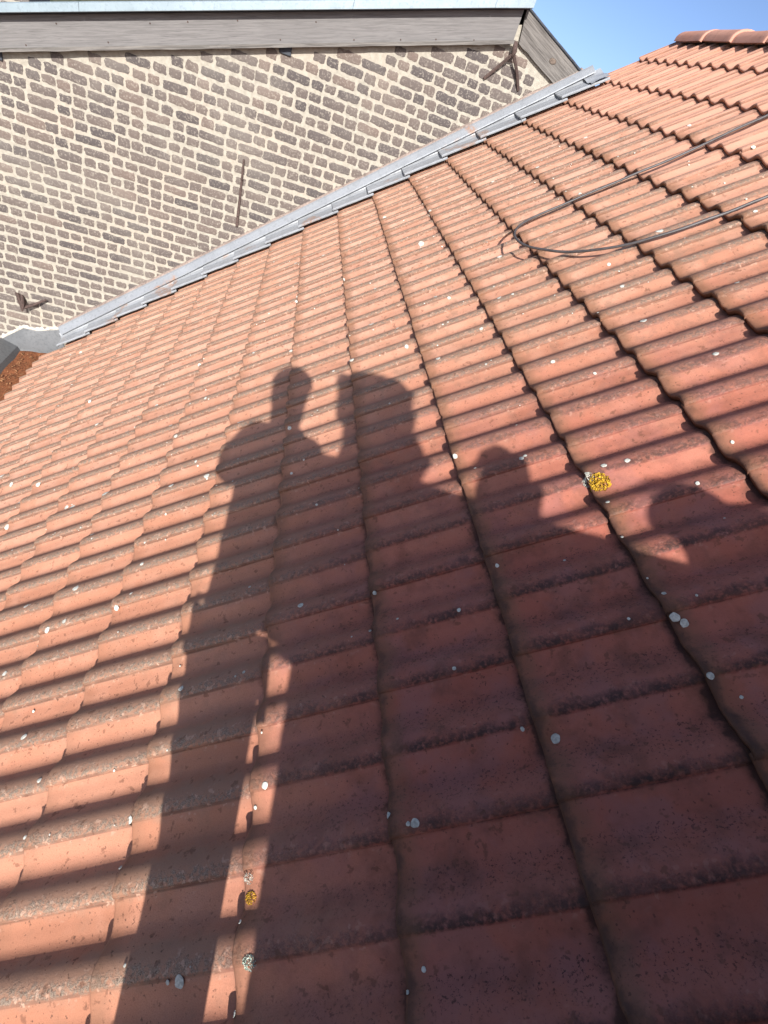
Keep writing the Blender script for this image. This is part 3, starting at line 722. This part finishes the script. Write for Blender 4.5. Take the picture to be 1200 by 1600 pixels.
def clump(name, label, x, y, r, n, mat, seed, hgt=.010):
    rn = random.Random(seed); bm = bmesh.new(); b0 = RW(x, y, surf_n(x, y))
    for i in range(n):
        a = rn.uniform(0, 6.283); q = r*math.sqrt(rn.random()); xx, yy = x+math.cos(a)*q*1.15, y+math.sin(a)*q
        c = RW(xx, yy, surf_n(xx, yy)) - b0; s_ = r*rn.uniform(.06, .15)
        ax = Vector((rn.uniform(-1,1), rn.uniform(-1,1), rn.uniform(.2,1))).normalized(); t1 = ax.orthogonal().normalized(); t2 = ax.cross(t1)
        top = c + (RW(0,0,hgt*(1-(q/r)**2*.8)*rn.uniform(.4,1))-RW(0,0,0))
        ring = [bm.verts.new(top + (t1*math.cos(k*1.2566)+t2*math.sin(k*1.2566))*s_*rn.uniform(.6,1.2)) for k in range(5)]
        m_ = bm.verts.new(top - ax*s_*.5)
        for k in range(5): bm.faces.new((ring[k], ring[(k+1)%5], m_))
    return tag(link(name, bm_mesh(bm, name), mat, None, b0), label, 'lichen', kind=None)
clump('yellow_lichen', 'large yellow lichen rosette at a tile nose beside a white crust', .692, -.323, .024, 420, M_YELL, 1)
clump('yellow_lichen', 'small yellow lichen tuft on the sunlit strip between the shadows', -.318, -1.097, .011, 200, M_YELL, 2, .006)
clump('white_lichen', 'white lichen crust touching the large yellow rosette', .668, -.300, .014, 200, M_LICHEN, 3, .006)
clump('white_lichen', 'grey white lichen cap above the small yellow tuft', -.318, -1.066, .0095, 160, M_LICHEN, 4, .006)
clump('green_lichen', 'pale greenish lichen disc at the edge of the lit strip', -.297, -1.200, .012, 180, M_LICHG, 5, .005)

# ------------------------------------------------------------------ chimney behind the camera (casts the wide shadow)
CHB = W(.21, -2.35, .0)
stack = empty('brick_chimney_stack', CHB, 'broad brick chimney with clay pots standing on the tiles behind the photographer', 'chimney')
bm = bmesh.new(); box(bm, (-.29-.21, -.25, -.75), (.92-.21, .25, .78)); box(bm, (-.425-.21, .19, .80), (.94-.21, .262, 1.36)); box(bm, (-.289-.21, -.25, .781), (.92-.21, .189, 1.36))
link('stack', bm_mesh(bm, 'stack'), M_MORTAR, stack, CHB)
bm = bmesh.new(); box(bm, (.63-.21, -.2, 1.361), (.94-.21, .2, 1.58)); bevel(bm, .01)
link('corbel', bm_mesh(bm, 'corbel'), M_MORTAR, stack, CHB)
for r_ in range(20):
    for k in range(5):
        z = -.30 + r_*.083; hx = -.298 + .12 + k*.235 + (.0 if r_ % 2 else .06)
        if hx > .78 or z > 1.33: continue
        o = link('brick', stret[(r_*5+k) % 16], None, stack, W(hx, -2.10 if z < .75 else -2.09, z), (0, 0, R(180))); o.scale = (1.02, 1, 1)
def pot(h, y, prof_, n=20, sx=1, tilt=0):
    bm = bmesh.new(); lathe(bm, prof_, (0, 0, 0), n, sx, 1); link('chimney_pot', bm_mesh(bm, 'chimney_pot', True), M_POT, stack, W(h, y, 1.36), (0, R(tilt), 0))
pot(-.118, -2.25, [(.125, -.02), (.120, .08), (.104, .16), (.104, .27), (.136, .285), (.140, .33), (.124, .345), (.124, .37), (.138, .38), (.138, .452), (.125, .457), (.09, .456), (.08, .40), (.01, .39)])
pot(-.030, -2.24, [(.055, -.02), (.050, .07), (.062, .12), (.080, .175), (.068, .215), (.03, .235), (.005, .237)])
pot(-.240, -2.25, [(.010, .36), (.020, .43), (.026, .47), (.020, .505), (.004, .512)], 10)
pot(.075, -2.25, [(.07, -.02), (.05, .03), (.02, .06), (.004, .065)])
pot(.205, -2.25, [(.085, -.02), (.072, .06), (.068, .18), (.056, .25), (.03, .285), (.005, .29)], 16, 1.0, 6)
pot(.556, -2.25, [(.085, -.02), (.060, .06), (.066, .12), (.092, .17), (.088, .225), (.060, .270), (.005, .280)], 16)
pot(.645, -2.25, [(.06, -.02), (.045, .10), (.042, .20), (.044, .255), (.005, .262)], 12)

# ------------------------------------------------------------------ the photographer (only his shadow falls into the frame)
PB = W(-.43, -1.70, -.36)
man = empty('person', PB, 'person standing on the tiles holding a phone in both hands, casting the tall shadow', 'person')
def skin(name, joints, edges, mat, parent, sub=2, root=0):
    me = bpy.data.meshes.new(name)
    names = list(joints); me.from_pydata([tuple(W(*joints[k][0])-PB) for k in names], [(names.index(a), names.index(b)) for a, b in edges], [])
    o = bpy.data.objects.new(name+'_tmp', me); C.objects.link(o)
    md = o.modifiers.new('skin', 'SKIN'); md.use_smooth_shade = True
    for i, k in enumerate(names):
        r = joints[k][1]; me.skin_vertices[0].data[i].radius = (r, r) if not isinstance(r, tuple) else r
        me.skin_vertices[0].data[i].use_root = (i == root)
    s_ = o.modifiers.new('sub', 'SUBSURF'); s_.levels = sub; s_.render_levels = sub
    dg = bpy.context.evaluated_depsgraph_get(); m2 = bpy.data.meshes.new_from_object(o.evaluated_get(dg)); m2.name = name
    bpy.data.objects.remove(o)
    for p_ in m2.polygons: p_.use_smooth = True
    m2.materials.clear()
    return link(name, m2, mat, parent, PB)
J = {'pelvis': ((-.450,-1.72,.52), (.09,.09)), 'waist': ((-.455,-1.72,.70), (.108,.09)), 'chest': ((-.455,-1.71,.98), (.15,.11)), 'top': ((-.43,-1.70,1.13), (.075,.065)),
     'neck': ((-.418,-1.69,1.20), .074), 'jaw': ((-.422,-1.66,1.275), (.088,.086)), 'head': ((-.430,-1.665,1.37), (.104,.106)), 'crown': ((-.430,-1.68,1.445), (.078,.080)),
     'ls': ((-.585,-1.70,1.085), .062), 'le': ((-.625,-1.66,.865), .047), 'lw': ((-.452,-1.425,.985), .030), 'lp': ((-.435,-1.385,1.005), (.024,.034)),
     'rs': ((-.290,-1.70,1.085), .062), 're': ((-.275,-1.655,.865), .047), 'rw': ((-.335,-1.425,.985), .030), 'rp': ((-.345,-1.385,1.005), (.024,.034)),
     'lh': ((-.485,-1.72,.44), .080), 'lk': ((-.425,-1.69,.07), .056), 'la': ((-.435,-1.72,-.28), .042), 'lt': ((-.43,-1.58,-.32), .038),
     'rh': ((-.415,-1.72,.44), .078), 'rk': ((-.388,-1.66,.10), .056), 'ra': ((-.375,-1.72,-.235), .042), 'rt': ((-.36,-1.58,-.265), .038)}
E_ = [('pelvis','waist'),('waist','chest'),('chest','top'),('top','neck'),('neck','jaw'),('jaw','head'),('head','crown'),('chest','ls'),('ls','le'),('le','lw'),('lw','lp'),
      ('chest','rs'),('rs','re'),('re','rw'),('rw','rp'),('pelvis','lh'),('lh','lk'),('lk','la'),('la','lt'),('pelvis','rh'),('rh','rk'),('rk','ra'),('ra','rt')]
M_SKIN = plain('skin', (.50, .29, .21), .55, var=.08); M_COAT = plain('navy_jacket', (.04, .05, .08), .9); M_JEAN = plain('blue_jeans', (.06, .09, .16), .9)
M_HAIR = plain('brown_hair', (.05, .03, .02), .8); M_SHOE = plain('black_shoe', (.03, .03, .03), .6); M_PHONE = plain('black_phone', (.02, .02, .022), .25)
body = skin('body', J, E_, M_SKIN, man)
def grow(keys, d, over=None):
    q = {}
    for k in keys:
        r = J[k][1]; q[k] = (J[k][0], tuple(a+d for a in r) if isinstance(r, tuple) else r+d)
    if over: q.update(over)
    return q
jk = ['pelvis','waist','chest','top','ls','le','lw','rs','re','rw']
skin('jacket', grow(jk, .018), [e for e in E_ if e[0] in jk and e[1] in jk], M_COAT, man)
tk = ['pelvis','lh','lk','la','rh','rk','ra']
skin('trousers', grow(tk, .014), [e for e in E_ if e[0] in tk and e[1] in tk], M_JEAN, man)
for s_ in 'lr':
    skin('shoe', grow([s_+'a', s_+'t'], .010), [(s_+'a', s_+'t')], M_SHOE, man, 1)
bm = bmesh.new(); bmesh.ops.create_uvsphere(bm, u_segments=20, v_segments=12, radius=1)
for v in list(bm.verts):
    if v.co.z < -.15 and v.co.y > -.3: bm.verts.remove(v)
for v in bm.verts: v.co = Vector((v.co.x*.102, v.co.y*.110, v.co.z*.090)) * (1+.05*noise.noise(v.co*5))
link('hair', bm_mesh(bm, 'hair', True), M_HAIR, man, W(-.426, -1.685, 1.415))
FWD = -BACK
ph_c = CAM - FWD*.016 - UP*.055
for s_, side in ((-1, 'l'), (1, 'r')):
    base = W(*J[side+'p'][0])
    for k in range(4):        # four fingers curl behind the phone
        q0 = base + UP*(.018-.013*k) + RIGHT*(s_*-.004); q2 = ph_c - FWD*.012 + RIGHT*(s_*(.012+.003*k)) + UP*(.01-.020*k-.03)
        q1 = (q0+q2)/2 - FWD*.012 + RIGHT*s_*.012
        bm = bmesh.new(); tube(bm, [q0-PB, q1-PB, q2-PB], [.0095, .0088, .0072], 8); link('finger', bm_mesh(bm, 'finger', True), M_SKIN, man, PB)
    q0 = base + UP*.012; q2 = ph_c + FWD*(-.006) + RIGHT*s_*.040 + UP*.02; q1 = (q0+q2)/2 - FWD*.006 + UP*.008
    bm = bmesh.new(); tube(bm, [q0-PB, q1-PB, q2-PB], [.011, .0105, .009], 8); link('thumb', bm_mesh(bm, 'thumb', True), M_SKIN, man, PB)
phone = empty('phone', ph_c, 'black phone held upright in the hands of the person', 'phone')
bm = bmesh.new(); box(bm, (-.037, -.078, -.004), (.037, .078, .004)); bevel(bm, .003)
case = link('case', bm_mesh(bm, 'case'), M_PHONE, phone, ph_c)
bm = bmesh.new(); box(bm, (-.034, -.074, .0041), (.034, .074, .0046)); scr = link('screen', bm_mesh(bm, 'screen'), M_PHONE, phone, ph_c)
for o in (case, scr): o.rotation_euler = Matrix((RIGHT, UP, BACK)).transposed().to_euler()
